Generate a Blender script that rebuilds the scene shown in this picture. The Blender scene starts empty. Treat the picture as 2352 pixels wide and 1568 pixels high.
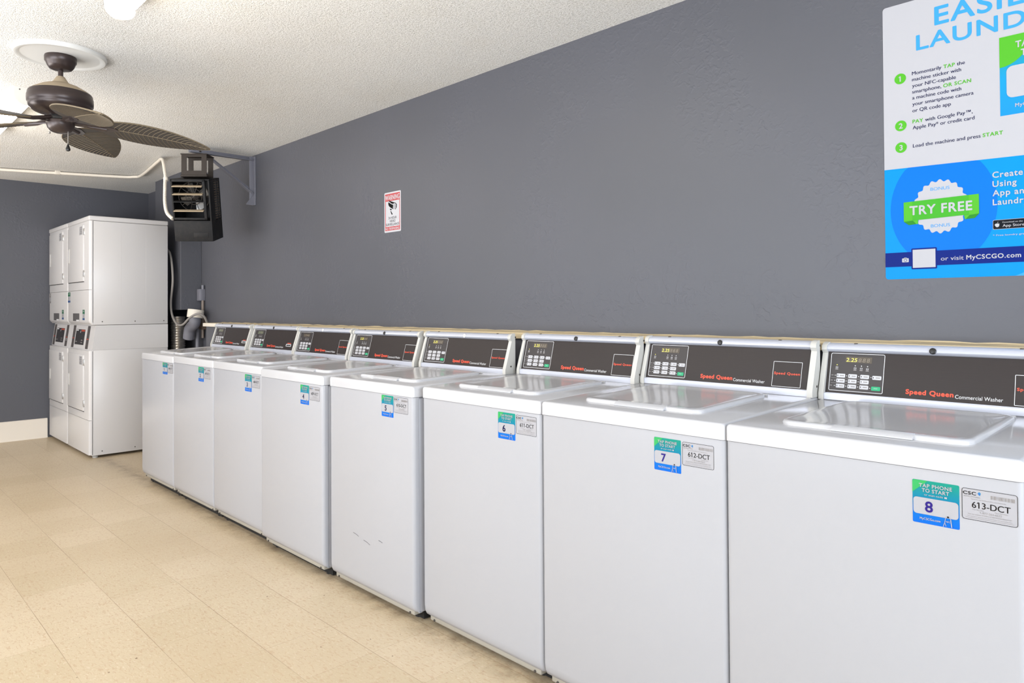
import bpy, bmesh, math, random
from mathutils import Vector, Matrix
random.seed(7)
R = math.radians
PI = math.pi
scene = bpy.context.scene
C = scene.collection

# ------------------------------------------------------------------ camera
yaw, pit, rol = R(45.71757), R(0.712949), R(-0.342860)
fw = Vector((-math.sin(yaw)*math.cos(pit), math.cos(yaw)*math.cos(pit), math.sin(pit)))
rt = Vector((math.cos(yaw), math.sin(yaw), 0))
up = rt.cross(fw)
r2 = rt*math.cos(rol) + up*math.sin(rol)
u2 = -rt*math.sin(rol) + up*math.cos(rol)
cd = bpy.data.cameras.new('camera')
cam = bpy.data.objects.new('camera', cd); C.objects.link(cam)
M = Matrix((r2, u2, -fw)).transposed().to_4x4()
M.translation = Vector((5.6357, -1.6917, 1.2679))
cam.matrix_world = M
cd.sensor_width = 36; cd.lens = 36*1625.49/2352
cd.shift_y = -98.88/2352
cd.clip_start = 0.05
scene.camera = cam

# ------------------------------------------------------------------ world, light, exposure
w = bpy.data.worlds.new('world'); scene.world = w; w.use_nodes = True
bg = w.node_tree.nodes['Background']
bg.inputs[0].default_value = (0.75, 0.85, 1.0, 1); bg.inputs[1].default_value = 1.0
vs = scene.view_settings
vs.view_transform = 'Standard'; vs.look = 'None'; vs.gamma = 1; vs.exposure = 0.12
TUBE_E = 31.0                                    # glow of the fluorescent lamps
def area(name, loc, rot, sx, sy, power, col):
    l = bpy.data.lights.new(name, 'AREA'); l.shape = 'RECTANGLE'; l.size = sx; l.size_y = sy
    l.energy = power; l.color = col
    o = bpy.data.objects.new(name, l); C.objects.link(o); o.location = loc; o.rotation_euler = rot
    return o
# daylight from the glazed sides of the room (tilted up to brighten the ceiling) and two added upward fill lamps
area('daylight_right', (7.9, -1.5, 1.35), (0, R(110), 0), 1.9, 3.2, 165, (0.82, 0.90, 1.0))
area('daylight_front_far', (-.6, -3.7, 1.3), (R(125), 0, 0), 3.2, 1.8, 69, (1.0, 0.96, 0.92))
area('daylight_front_near', (3.2, -3.7, 1.3), (R(125), 0, 0), 3.2, 1.8, 132, (0.90, 0.94, 1.0))
area('ceiling_fill_far', (.2, -2.9, 1.25), (R(180), 0, 0), 3.5, 1.4, 86, (1.0, 0.97, 0.94))
area('ceiling_fill_near', (5.2, -2.7, 1.25), (R(180), 0, 0), 3.0, 1.4, 42, (0.95, 0.97, 1.0))

# ------------------------------------------------------------------ materials
def lin(c):
    if isinstance(c, str):
        c = c.lstrip('#'); c = [int(c[i:i+2], 16)/255 for i in (0, 2, 4)]
    return tuple(x/12.92 if x <= .04045 else ((x+.055)/1.055)**2.4 for x in c) + (1,)
MATS = {}
def mat(name, col, rough=.5, metal=0, emit=0, coat=0, spec=.5):
    if name in MATS: return MATS[name]
    m = bpy.data.materials.new(name); m.use_nodes = True
    b = m.node_tree.nodes['Principled BSDF']
    b.inputs['Base Color'].default_value = lin(col)
    b.inputs['Roughness'].default_value = rough
    b.inputs['Metallic'].default_value = metal
    b.inputs['Specular IOR Level'].default_value = spec
    b.inputs['Coat Weight'].default_value = coat
    b.inputs['Coat Roughness'].default_value = .06
    if emit:
        b.inputs['Emission Color'].default_value = lin(col); b.inputs['Emission Strength'].default_value = emit
    MATS[name] = m
    return m
class NT:
    def __init__(s, m):
        s.m = m; s.t = m.node_tree; s.b = s.t.nodes['Principled BSDF']
    def n(s, kind, **kw):
        o = s.t.nodes.new(kind)
        for k, v in kw.items():
            if k.startswith('i_'):
                key = k[2:]; key = int(key) if key.isdigit() else key.replace('_', ' ')
                o.inputs[key].default_value = v
            else: setattr(o, k, v)
        return o
    def l(s, a, b): s.t.links.new(a, b)
    def coord(s, scale=(1, 1, 1), out='Object'):
        tc = s.n('ShaderNodeTexCoord'); mp = s.n('ShaderNodeMapping'); mp.inputs['Scale'].default_value = scale
        s.l(tc.outputs[out], mp.inputs[0]); return mp.outputs[0]
    def noise(s, v, scale, detail=3, rough=.5, dist=0):
        o = s.n('ShaderNodeTexNoise'); o.inputs['Scale'].default_value = scale
        o.inputs['Detail'].default_value = detail; o.inputs['Roughness'].default_value = rough
        o.inputs['Distortion'].default_value = dist
        s.l(v, o.inputs['Vector']); return o.outputs['Fac']
    def ramp(s, f, stops):
        o = s.n('ShaderNodeValToRGB'); e = o.color_ramp.elements
        while len(e) < len(stops): e.new(.5)
        for el, (p, c) in zip(e, stops):
            el.position = p; el.color = c if len(c) == 4 else (*c, 1)
        s.l(f, o.inputs[0]); return o.outputs[0]
    def math(s, op, a, b=None, c=None):
        o = s.n('ShaderNodeMath', operation=op)
        for i, x in enumerate((a, b, c)):
            if x is None: continue
            if isinstance(x, (int, float)): o.inputs[i].default_value = x
            else: s.l(x, o.inputs[i])
        return o.outputs[0]
    def mix(s, f, a, b):
        o = s.n('ShaderNodeMix', data_type='RGBA')
        for i, x in ((0, f), (6, a), (7, b)):
            if isinstance(x, (int, float, tuple)): o.inputs[i].default_value = x
            else: s.l(x, o.inputs[i])
        return o.outputs[2]
    def bump(s, h, strength, dist):
        o = s.n('ShaderNodeBump'); o.inputs['Strength'].default_value = strength; o.inputs['Distance'].default_value = dist
        s.l(h, o.inputs['Height']); s.l(o.outputs[0], s.b.inputs['Normal'])

def g3(v): return (v, v, v, 1)
# painted, knocked-down plaster wall
m_wall = mat('grey_wall_paint', '#6c6d77', .45, spec=.35); k = NT(m_wall)
v = k.coord()
patch = k.ramp(k.noise(v, 2.6, 3, .6), [(.47, g3(0)), (.66, g3(1))])
fine = k.noise(v, 55, 4, .55, .6)
med = k.ramp(k.noise(v, 34, 3, .5, .7), [(.5, g3(0)), (.64, g3(1))])
h = k.math('ADD', k.math('MULTIPLY', k.math('MULTIPLY', med, patch), .9), k.math('MULTIPLY', fine, .22))
k.bump(h, .32, .0035)
tone = k.noise(v, 1.3, 2)
k.l(k.mix(tone, lin('#505156'), lin('#56575f')), k.b.inputs['Base Color'])
# sprayed popcorn ceiling
m_ceil = mat('popcorn_ceiling', '#e3dccf', .95, spec=.1); k = NT(m_ceil)
v = k.coord()
a = k.noise(v, 105, 4, .7); b_ = k.noise(v, 210, 2, .6)
k.bump(k.math('ADD', a, k.math('MULTIPLY', b_, .5)), .75, .012)
sp = k.ramp(a, [(.35, lin('#d0cdc7')), (.48, lin('#eae8e3')), (.62, lin('#f6f4f1'))])
dirt = k.ramp(k.noise(v, 1.6, 3, .6), [(.48, g3(0)), (.75, g3(.16))])
k.l(k.mix(dirt, sp, lin('#cdbfa5')), k.b.inputs['Base Color'])
# vinyl composition tile floor
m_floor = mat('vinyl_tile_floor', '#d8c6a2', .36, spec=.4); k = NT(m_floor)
tc = k.n('ShaderNodeTexCoord'); sx = k.n('ShaderNodeSeparateXYZ'); k.l(tc.outputs['Object'], sx.inputs[0])
wob = k.noise(k.coord(), 2.0, 2)
X = k.math('ADD', sx.outputs[0], k.math('MULTIPLY', k.math('SUBTRACT', wob, .5), .006))
Y = k.math('ADD', sx.outputs[1], k.math('MULTIPLY', k.math('SUBTRACT', wob, .5), .006))
tx = k.math('DIVIDE', k.math('SUBTRACT', X, 2.785), .3048)
ty = k.math('DIVIDE', k.math('ADD', Y, .505), .274)
ex = k.math('ABSOLUTE', k.math('SUBTRACT', k.math('FRACT', k.math('ADD', tx, .5)), .5))
ey = k.math('ABSOLUTE', k.math('SUBTRACT', k.math('FRACT', k.math('ADD', ty, .5)), .5))
lx = k.math('LESS_THAN', ex, .0026); ly = k.math('LESS_THAN', ey, .0042)
fade = k.ramp(k.noise(k.coord(), 1.1, 2), [(.35, g3(.25)), (.62, g3(1))])
joint = k.math('MULTIPLY', k.math('MAXIMUM', k.math('MULTIPLY', lx, .7), ly), fade)
cell = k.n('ShaderNodeCombineXYZ'); k.l(k.math('FLOOR', tx), cell.inputs[0]); k.l(k.math('FLOOR', ty), cell.inputs[1])
wn = k.n('ShaderNodeTexWhiteNoise', noise_dimensions='3D'); k.l(cell.outputs[0], wn.inputs['Vector'])
fl1 = k.ramp(k.noise(k.coord((1, 2.6, 1)), 42, 3, .55, .8), [(.36, g3(1)), (.47, g3(0))])
fl2 = k.ramp(k.noise(k.coord((1, 2.4, 1)), 60, 2, .5, .5), [(.58, g3(0)), (.7, g3(1))])
base = k.mix(wn.outputs['Value'], lin('#d3c29f'), lin('#ddccab'))
base = k.mix(k.math('MULTIPLY', fl1, .42), base, lin('#b8906c'))
base = k.mix(k.math('MULTIPLY', fl2, .5), base, lin('#ebdfc6'))
big = k.ramp(k.noise(k.coord(), .9, 3, .6), [(.4, g3(0)), (.75, g3(.4))])
base = k.mix(big, base, lin('#c3ac86'))
base = k.mix(k.math('MULTIPLY', joint, .62), base, lin('#7d5c3a'))
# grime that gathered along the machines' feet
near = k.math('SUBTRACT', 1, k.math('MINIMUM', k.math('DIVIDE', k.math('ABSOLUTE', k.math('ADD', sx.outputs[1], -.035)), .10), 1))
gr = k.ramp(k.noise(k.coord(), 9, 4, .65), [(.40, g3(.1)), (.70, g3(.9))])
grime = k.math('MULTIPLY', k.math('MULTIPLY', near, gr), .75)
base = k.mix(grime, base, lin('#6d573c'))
spk = k.ramp(k.noise(k.coord(), 48, 1, .3), [(.80, g3(0)), (.815, g3(1))])
base = k.mix(k.math('MULTIPLY', spk, .8), base, lin('#6a4c2c'))
mul = k.n('ShaderNodeMix', data_type='RGBA', blend_type='MULTIPLY'); mul.inputs[0].default_value = 1; k.l(base, mul.inputs[6]); mul.inputs[7].default_value = (.775, .765, .80, 1)
k.l(mul.outputs[2], k.b.inputs['Base Color'])
k.bump(k.math('SUBTRACT', k.noise(k.coord(), 9, 2), k.math('MULTIPLY', joint, .4)), .06, .004)

m_enam = mat('white_porcelain_enamel', '#bdbdc0', .13, spec=.5)
m_front = mat('white_painted_steel', '#a3a4a9', .26, spec=.5)
m_dry = mat('dryer_white_steel', '#c8c6c6', .3)
m_side = mat('white_steel_side', '#b6b7be', .3)
m_cap = mat('off_white_plastic', '#bfbdb7', .38)
m_alu = mat('brushed_trim', '#c2c5d0', .28, metal=.25)
m_panel = mat('charcoal_panel', '#4a4243', .4, spec=.35); k = NT(m_panel)
k.l(k.mix(k.noise(k.coord((2, 1, 60)), 9, 2), lin('#1f1817'), lin('#292120')), k.b.inputs['Base Color'])
m_black = mat('black_plastic', '#141313', .35)
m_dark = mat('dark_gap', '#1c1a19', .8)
m_key = mat('grey_white_key', '#bcbcc0', .45)
m_green = mat('green_key', '#0a9c6a', .45)
m_white = mat('white_ink', '#d2d2d4', .5)
m_red = mat('red_orange_ink', '#d24a30', .5)
m_disp = mat('olive_display', '#4a4238', .25)
m_dispoff = mat('dull_display', '#5c6050', .25)
m_digit = mat('lit_digits', '#d6cf5a', .4, emit=.55)
m_ghost = mat('unlit_digits', '#7b7163', .4)
m_navy = mat('navy_ink', '#12153e', .5, spec=.1)
m_purple = mat('purple_ink', '#2c2072', .5, spec=.1)
m_flange = mat('toe_flange_paint', '#9d988d', .5)
m_stw = mat('sticker_white', '#9c9ca1', .45)
m_blue = mat('sticker_blue', '#0858b0', .4)
m_teal = mat('sticker_teal', '#1494a6', .4)
m_stg = mat('sticker_green', '#109848', .4)
m_ink = mat('black_ink', '#1c1715', .6, spec=.1)
m_gink = mat('grey_ink', '#858180', .6)
m_lblue = mat('logo_blue', '#1c78aa', .5)
m_beige = mat('beige_laminate', '#c9b794', .6)
m_cream = mat('cream_paint', '#ddd5c8', .5)
m_bronze = mat('dark_bronze', '#3a302e', .32, metal=.35)
m_blade = mat('dark_woven_blade', '#332e2a', .5)
m_dust = mat('dusty_tan', '#a9987f', .9)
m_vein = mat('blade_vein', '#6f6350', .8)
m_iron = mat('black_steel', '#151517', .6, spec=.25); k = NT(m_iron)
k.l(k.mix(k.ramp(k.noise(k.coord(), 30, 4, .7), [(.45, g3(0)), (.8, g3(.5))]), lin('#151517'), lin('#322d29')), k.b.inputs['Base Color'])
m_brown = mat('brown_steel', '#2f2823', .6, spec=.3)
m_slat = mat('dusty_brown_slat', '#5b4e43', .7)
m_bracket = mat('grey_painted_steel', '#73737c', .45)
m_steel = mat('bright_steel', '#b9b6b2', .3, metal=.9)
m_tube = mat('fluorescent_diffuser', '#fff7ea', .4, emit=TUBE_E)
m_fixt = mat('white_fixture_enamel', '#e4e0d8', .4)
m_frame = mat('window_frame', '#c8c8c8', .4)
m_screw = mat('dull_screw', '#4c4641', .5, metal=.4)

# ------------------------------------------------------------------ mesh builders
class MB:
    """collects shapes and links them as ONE mesh object"""
    def __init__(s): s.bm = bmesh.new(); s.mats = []
    def mi(s, m):
        if m not in s.mats: s.mats.append(m)
        return s.mats.index(m)
    def _tag(s, faces, m):
        i = s.mi(m)
        for f in faces: f.material_index = i
    def add(s, verts, faces, m):
        vv = [s.bm.verts.new(p) for p in verts]; out = []
        for f in faces:
            try: out.append(s.bm.faces.new([vv[i] for i in f]))
            except ValueError: pass
        s._tag(out, m); return vv
    def box(s, a, b, m, bev=0, seg=2, rot=None):
        t = bmesh.new(); bmesh.ops.create_cube(t, size=1)
        c = [(a[i]+b[i])/2 for i in range(3)]; d = [abs(b[i]-a[i]) for i in range(3)]
        for v in t.verts: v.co = Vector((v.co.x*d[0], v.co.y*d[1], v.co.z*d[2]))
        if bev: bmesh.ops.bevel(t, geom=t.edges[:], offset=min(bev, min(d)*.49), segments=seg, profile=.5, affect='EDGES')
        mm = Matrix.Translation(c) @ (rot if rot else Matrix())
        s.merge(t, m, mm)
    def merge(s, t, m, mm=None):
        t.verts.index_update()
        vs_ = [(mm @ v.co) if mm else v.co.copy() for v in t.verts]
        fs = [[v.index for v in f.verts] for f in t.faces]
        s.add(vs_, fs, m); t.free()
    def prism(s, prof, x0, x1, m, axis='x', cap=True):
        """profile in the two other axes, extruded along axis"""
        def P(t, p):
            return {'x': (t, p[0], p[1]), 'y': (p[0], t, p[1]), 'z': (p[0], p[1], t)}[axis]
        n = len(prof); V = [P(x0, p) for p in prof] + [P(x1, p) for p in prof]
        F = [[i, (i+1) % n, n+(i+1) % n, n+i] for i in range(n)]
        if cap: F += [list(range(n))[::-1], list(range(n, 2*n))]
        s.add(V, F, m)
    def tube(s, pts, r, m, seg=10, cap=True):
        pts = [Vector(p) for p in pts]; n = len(pts)
        rr = r if isinstance(r, (list, tuple)) else [r]*n
        V = []; T0 = None; N = None
        for i, p in enumerate(pts):
            t = (pts[min(i+1, n-1)] - pts[max(i-1, 0)]).normalized()
            if N is None:
                N = t.cross(Vector((0, 0, 1)) if abs(t.z) < .9 else Vector((1, 0, 0))).normalized()
            else: N = (N - t*N.dot(t)).normalized()
            B = t.cross(N)
            V += [p + (N*math.cos(2*PI*j/seg) + B*math.sin(2*PI*j/seg))*rr[i] for j in range(seg)]
        F = [[i*seg+j, i*seg+(j+1) % seg, (i+1)*seg+(j+1) % seg, (i+1)*seg+j] for i in range(n-1) for j in range(seg)]
        if cap: F += [list(range(seg))[::-1], list(range((n-1)*seg, n*seg))]
        s.add(V, F, m)
    def lathe(s, prof, c, m, seg=32, mat4=None):
        V = []; n = len(prof)
        for (r, z) in prof:
            for j in range(seg):
                a = 2*PI*j/seg; p = Vector((r*math.cos(a), r*math.sin(a), z))
                V.append((mat4 @ p if mat4 else p) + Vector(c))
        F = [[i*seg+j, i*seg+(j+1) % seg, (i+1)*seg+(j+1) % seg, (i+1)*seg+j] for i in range(n-1) for j in range(seg)]
        F += [list(range(seg))[::-1], list(range((n-1)*seg, n*seg))]
        s.add(V, F, m)
    # ---- flat work in the u (x), v (z) plane, facing -y, on thin layers
    def poly(s, pts, lay, m):
        y = -lay*.0004
        s.add([(p[0], y, p[1]) for p in pts], [list(range(len(pts)))], m)
    def rect(s, u0, v0, u1, v1, lay, m, r=0, th=0):
        pts = rrect(u0, v0, u1, v1, r)
        if th: s.prism([(p[0], p[1]) for p in pts], -lay*.0004, -lay*.0004+th, m, axis='y')
        else: s.poly(pts, lay, m)
    def frame(s, u0, v0, u1, v1, t, lay, m, r=0):
        A = rrect(u0, v0, u1, v1, r, 5); B = rrect(u0+t, v0+t, u1-t, v1-t, max(r-t, .0001) if r else 0, 5)
        n = len(A); y = -lay*.0004
        s.add([(p[0], y, p[1]) for p in A+B], [[i, (i+1) % n, n+(i+1) % n, n+i] for i in range(n)], m)
    def disc(s, u, v, r, lay, m, n=20, ry=None):
        s.poly([(u+r*math.cos(2*PI*i/n), v+(ry or r)*math.sin(2*PI*i/n)) for i in range(n)], lay, m)
    def line(s, pts, t, lay, m):
        for (a, b) in zip(pts, pts[1:]):
            a = Vector(a); b = Vector(b); d = (b-a).normalized(); nn = Vector((-d.y, d.x))*t/2
            s.poly([a+nn, a-nn, b-nn, b+nn], lay, m)
    def text(s, txt, u, v, cap, lay, m, width=None, bold=0, align='L', shear=0):
        V, F, W, H = glyphs(txt, bold > .02, shear, cap > .03)
        k = cap/CAPH; kx = width/W if width else k
        du = {'L': 0, 'C': -W*kx/2, 'R': -W*kx}[align]
        y = -lay*.0004; bo = bold*cap
        if bold > .02: offs = [(bo*math.cos(PI*q/4), bo*math.sin(PI*q/4)) for q in range(8)]
        elif bold: offs = [(-bo*1.6, 0), (bo*1.6, 0)]
        else: offs = [(0, 0)]
        for (ox, oz) in offs:
            s.add([(u+du+ox+p[0]*kx, y, v+oz+p[1]*k) for p in V], F, m); y -= .00004
        for q, ch in enumerate(txt):                 # a flag on every figure one
            if ch != '1': continue
            w1 = glyphs('1', bold > .02, shear, cap > .03)[2]
            xl = glyphs(txt[:q+1], bold > .02, shear, cap > .03)[2]-w1+.01
            s.add([(u+du+(xl+a)*kx, y, v+c*k+oz) for a, c in ((0, CAPH), (-.15, .60), (-.15, .50), (0, .62))], [[0, 1, 2, 3]], m)
    def build(s, name, parent=None, loc=None, mw=None, smooth=35):
        me = bpy.data.meshes.new(name)
        bmesh.ops.recalc_face_normals(s.bm, faces=s.bm.faces[:])
        s.bm.to_mesh(me); s.bm.free()
        for m in s.mats: me.materials.append(m)
        if smooth:
            for p in me.polygons: p.use_smooth = True
            me.set_sharp_from_angle(angle=R(smooth))
        o = bpy.data.objects.new(name, me); C.objects.link(o)
        if parent: o.parent = parent
        if mw is not None: o.matrix_local = mw
        elif loc is not None: o.location = loc
        return o
def rrect(u0, v0, u1, v1, r=0, n=4):
    if not r: return [(u0, v0), (u1, v0), (u1, v1), (u0, v1)]
    P = []
    for (cx, cy, a0) in ((u1-r, v0+r, -90), (u1-r, v1-r, 0), (u0+r, v1-r, 90), (u0+r, v0+r, 180)):
        for i in range(n+1):
            a = R(a0+90*i/n); P.append((cx+r*math.cos(a), cy+r*math.sin(a)))
    return P
GL = {}
CAPH = .729
def glyphs(txt, wide=False, shear=0, fine=False):
    key = (txt, wide, shear, fine)
    if key in GL: return GL[key]
    cu = bpy.data.curves.new('t', 'FONT'); cu.body = txt; cu.size = 1; cu.resolution_u = 8 if fine else 4
    cu.shear = shear
    if wide: cu.space_character = 1.10
    ob = bpy.data.objects.new('t', cu); C.objects.link(ob)
    dg = bpy.context.evaluated_depsgraph_get(); dg.update()
    me = bpy.data.meshes.new_from_object(ob.evaluated_get(dg))
    V = [(v.co.x, v.co.y) for v in me.vertices]; F = [list(p.vertices) for p in me.polygons]
    x0 = min(p[0] for p in V); W = max(p[0] for p in V)-x0; H = max(p[1] for p in V)
    V = [(p[0]-x0, p[1]) for p in V]
    bpy.data.objects.remove(ob); bpy.data.curves.remove(cu); bpy.data.meshes.remove(me)
    GL[key] = (V, F, W, H); return GL[key]

def tag(o, label, cat, group=None, kind=None):
    if label: o['label'] = label
    if cat: o['category'] = cat
    if group: o['group'] = group
    if kind: o['kind'] = kind
    return o
def thing(name, loc, label, cat, group=None):
    o = bpy.data.objects.new(name, None); C.objects.link(o); o.location = loc; o.empty_display_size = .1
    return tag(o, label, cat, group)
def struct(o, label, cat):
    return tag(o, label, cat, kind='structure')

# ------------------------------------------------------------------ the room
XE, YW, ZC, XR, YF = -2.678, .863, 2.534, 8.4, -4.2
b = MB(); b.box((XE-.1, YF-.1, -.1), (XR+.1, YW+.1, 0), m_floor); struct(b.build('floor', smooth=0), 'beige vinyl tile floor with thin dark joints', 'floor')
b = MB(); b.box((XE-.1, YF-.1, ZC), (XR+.1, YW+.1, ZC+.1), m_ceil); struct(b.build('ceiling', smooth=0), 'off-white popcorn textured ceiling', 'ceiling')
b = MB(); b.box((XE-.1, YW, 0), (XR+.1, YW+.1, ZC), m_wall); struct(b.build('wall_back', smooth=0), 'long grey painted wall behind the row of washers', 'wall')
b = MB(); b.box((XE-.1, YF-.1, 0), (XE, YW, ZC), m_wall); struct(b.build('wall_left', smooth=0), 'grey painted end wall beside the stacked dryers', 'wall')
# front and right walls, each with a glazed opening (out of the picture)
m_wall2 = mat('off_white_wall_paint', '#cfcac0', .6)
def holed(name, u0, u1, hu0, hu1, hz0, hz1, plane, label):
    b = MB()
    def bx(a0, a1, z0, z1):
        if plane == 'y': b.box((a0, YF-.1, z0), (a1, YF, z1), m_wall2)
        else: b.box((XR, a0, z0), (XR+.1, a1, z1), m_wall2)
    bx(u0, hu0, 0, ZC); bx(hu1, u1, 0, ZC); bx(hu0, hu1, hz1, ZC)
    if hz0 > 0: bx(hu0, hu1, 0, hz0)
    struct(b.build(name, smooth=0), label, 'wall')
holed('wall_front', XE, XR, -2.0, 4.4, .3, 2.3, 'y', 'pale wall opposite the washers with a wide shop window')
holed('wall_right', YF, YW, -3.2, .2, .3, 2.4, 'x', 'pale wall with a window at the near end of the room')
def window(name, plane, a0, a1, z0, z1):
    b = MB()
    def bx(p0, p1, q0, q1, d=.03):
        if plane == 'y': b.box((p0, YF-.05-d, q0), (p1, YF-.05+d, q1), m_frame)
        else: b.box((XR+.05-d, p0, q0), (XR+.05+d, p1, q1), m_frame)
    bx(a0, a1, z0, z0+.05); bx(a0, a1, z1-.05, z1)
    for i in range(4):
        p = a0 + (a1-a0-.05)*i/3; bx(p, p+.05, z0+.05, z1-.05)
    struct(b.build(name, smooth=0), 'wide aluminium framed window', 'window')
window('window_1', 'y', -2.0, 4.4, .3, 2.3); window('window_2', 'x', -3.2, .2, .3, 2.4)
# baseboard on the end wall (vinyl cove base, slightly ragged paint at its top)
b = MB(); b.prism([(XE, 0), (XE+.022, 0), (XE+.014, .02), (XE+.012, .185), (XE+.004, .192), (XE, .192)], YF, -.075, mat('baseboard_paint', '#ddd5c9', .5), axis='y')
struct(b.build('baseboard_left'), 'cream baseboard along the grey end wall', 'baseboard')
# low bulkhead with a beige cap behind the washers
b = MB(); b.box((-.66, .714, 0), (XR, YW, 1.118), m_wall)
struct(b.build('wall_low', smooth=0), 'low grey bulkhead wall behind the washers', 'wall')
b = MB(); rnd = random.Random(3)
xs_ = [-.69 + i*(XR+.69)/150 for i in range(151)]
for (xa, xb) in zip(xs_, xs_[1:]):
    pass
V = []; F = []
for i, x in enumerate(xs_):
    jy = rnd.uniform(-.004, .002); jz = rnd.uniform(-.0015, .0025)
    jz *= .6; V += [(x, .700, 1.118), (x, .700, 1.142), (x, .706, 1.147), (x, YW-.004+jy, 1.147+jz), (x, YW, 1.150+jz*2), (x, YW, 1.118)]
for i in range(len(xs_)-1):
    for j in range(6):
        F.append([i*6+j, i*6+(j+1) % 6, (i+1)*6+(j+1) % 6, (i+1)*6+j])
F += [list(range(6))[::-1], list(range(len(V)-6, len(V)))]
b.add(V, F, m_beige); b.box((-.692, .696, 1.117), (-.26, .701, 1.146), m_cream, .002)
struct(b.build('trim_1'), 'beige ledge capping the low wall behind the washers', 'trim')
# boxed duct chase in the corner behind the dryers
b = MB(); b.box((-1.85, .673, 1.262), (-1.16, YW, ZC), m_wall, .004)
struct(b.build('wall_chase', smooth=0), 'grey boxed-in duct chase in the corner behind the dryers', 'wall')

# ------------------------------------------------------------------ washers
X0 = [-.012, .643, 1.322, 1.990, 2.671, 3.348, 4.004, 4.678]
Y0 = [0, 0, 0, -.012, .008, .034, .034, .034]               # the machines are not pushed in equally far
ZT = [.950, .956, .957, .951, .951, .952, .953, .954]          # height of the front edge of each top
ZB = [.056, .055, .054, .046, .036, .034, .034, .034]
YC = [.507, .526, .523, .526, .531, .574, .604, .640]          # foot of each control panel
ZP = [.996, .993, .990, .986, .988, .991, .994, .988]
STV = [(.447, .822, .092), (.441, .818, .086), (.443, .811, .085), (.437, .803, .084), (.428, .812, .086), (.444, .804, .087), (.448, .798, .089), (.451, .791, .090)]
WS = [.650, .673, .660, .650, .651, .652, .672, .655]
PLATES = ['606', '607', '608', '609', '610', '611', '612', '613']
def grad_mat():
    if 'sticker_gradient' in MATS: return MATS['sticker_gradient']
    m = mat('sticker_gradient', '#1494a6', .4, spec=.15); k = NT(m)
    s = k.n('ShaderNodeSeparateXYZ'); tc = k.n('ShaderNodeTexCoord'); k.l(tc.outputs['Generated'], s.inputs[0])
    k.l(k.ramp(s.outputs[2], [(0, lin('#005cbc')), (.35, lin('#0066b4')), (.62, lin('#087490')), (.95, lin('#148474'))]), k.b.inputs['Base Color'])
    return m
def number_sticker(par, i, loc, wd, ht):
    b = MB(); g = grad_mat(); W_, H_ = wd, ht
    b.rect(0, 0, W_, H_, 1, g, .003, th=.0005)
    b.poly([(0, H_*.70), (W_*.33, H_-.0005), (.003, H_-.0005), (0, H_-.004)], 2, m_stg)
    b.text('TAP PHONE', W_*.5, H_*.845, H_*.085, 3, m_stw, width=W_*.70, bold=.035, align='C')
    b.text('TO START', W_*.5, H_*.735, H_*.085, 3, m_stw, width=W_*.58, bold=.035, align='C')
    b.text('or scan code', W_*.46, H_*.655, H_*.045, 3, m_stw, width=W_*.40, bold=.015, align='C')
    b.rect(W_*.69, H_*.652, W_*.745, H_*.69, 3, m_stw)
    b.rect(W_*.02, H_*.215, W_*.98, H_*.60, 3, m_stw, H_*.07)
    b.text(str(i+1), W_*.36, H_*.285, H_*.25, 4, m_purple if i > 5 else m_navy, bold=.03, align='C')
    b.text('MyCSCGo.com', W_*.16, H_*.09, H_*.055, 3, m_stw, width=W_*.44, bold=.02)
    # outline of a hand holding a phone up to the code
    b.line([(W_*.66, H_*.01), (W_*.69, H_*.10), (W_*.71, H_*.20), (W_*.73, H_*.235), (W_*.80, H_*.235), (W_*.82, H_*.20)], .0010, 5, m_stw)
    b.line([(W_*.84, H_*.02), (W_*.83, H_*.10), (W_*.82, H_*.20)], .0016, 5, m_stw)
    b.line([(W_*.70, H_*.10), (W_*.72, H_*.03)], .0010, 5, m_stw)
    b.disc(W_*.765, H_*.245, W_*.022, 6, m_ink, 10)
    b.text('NFC', W_*.72, H_*.12, H_*.035, 5, m_stw, bold=.02)
    return b.build('number_sticker', par, loc=loc, smooth=0)
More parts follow.
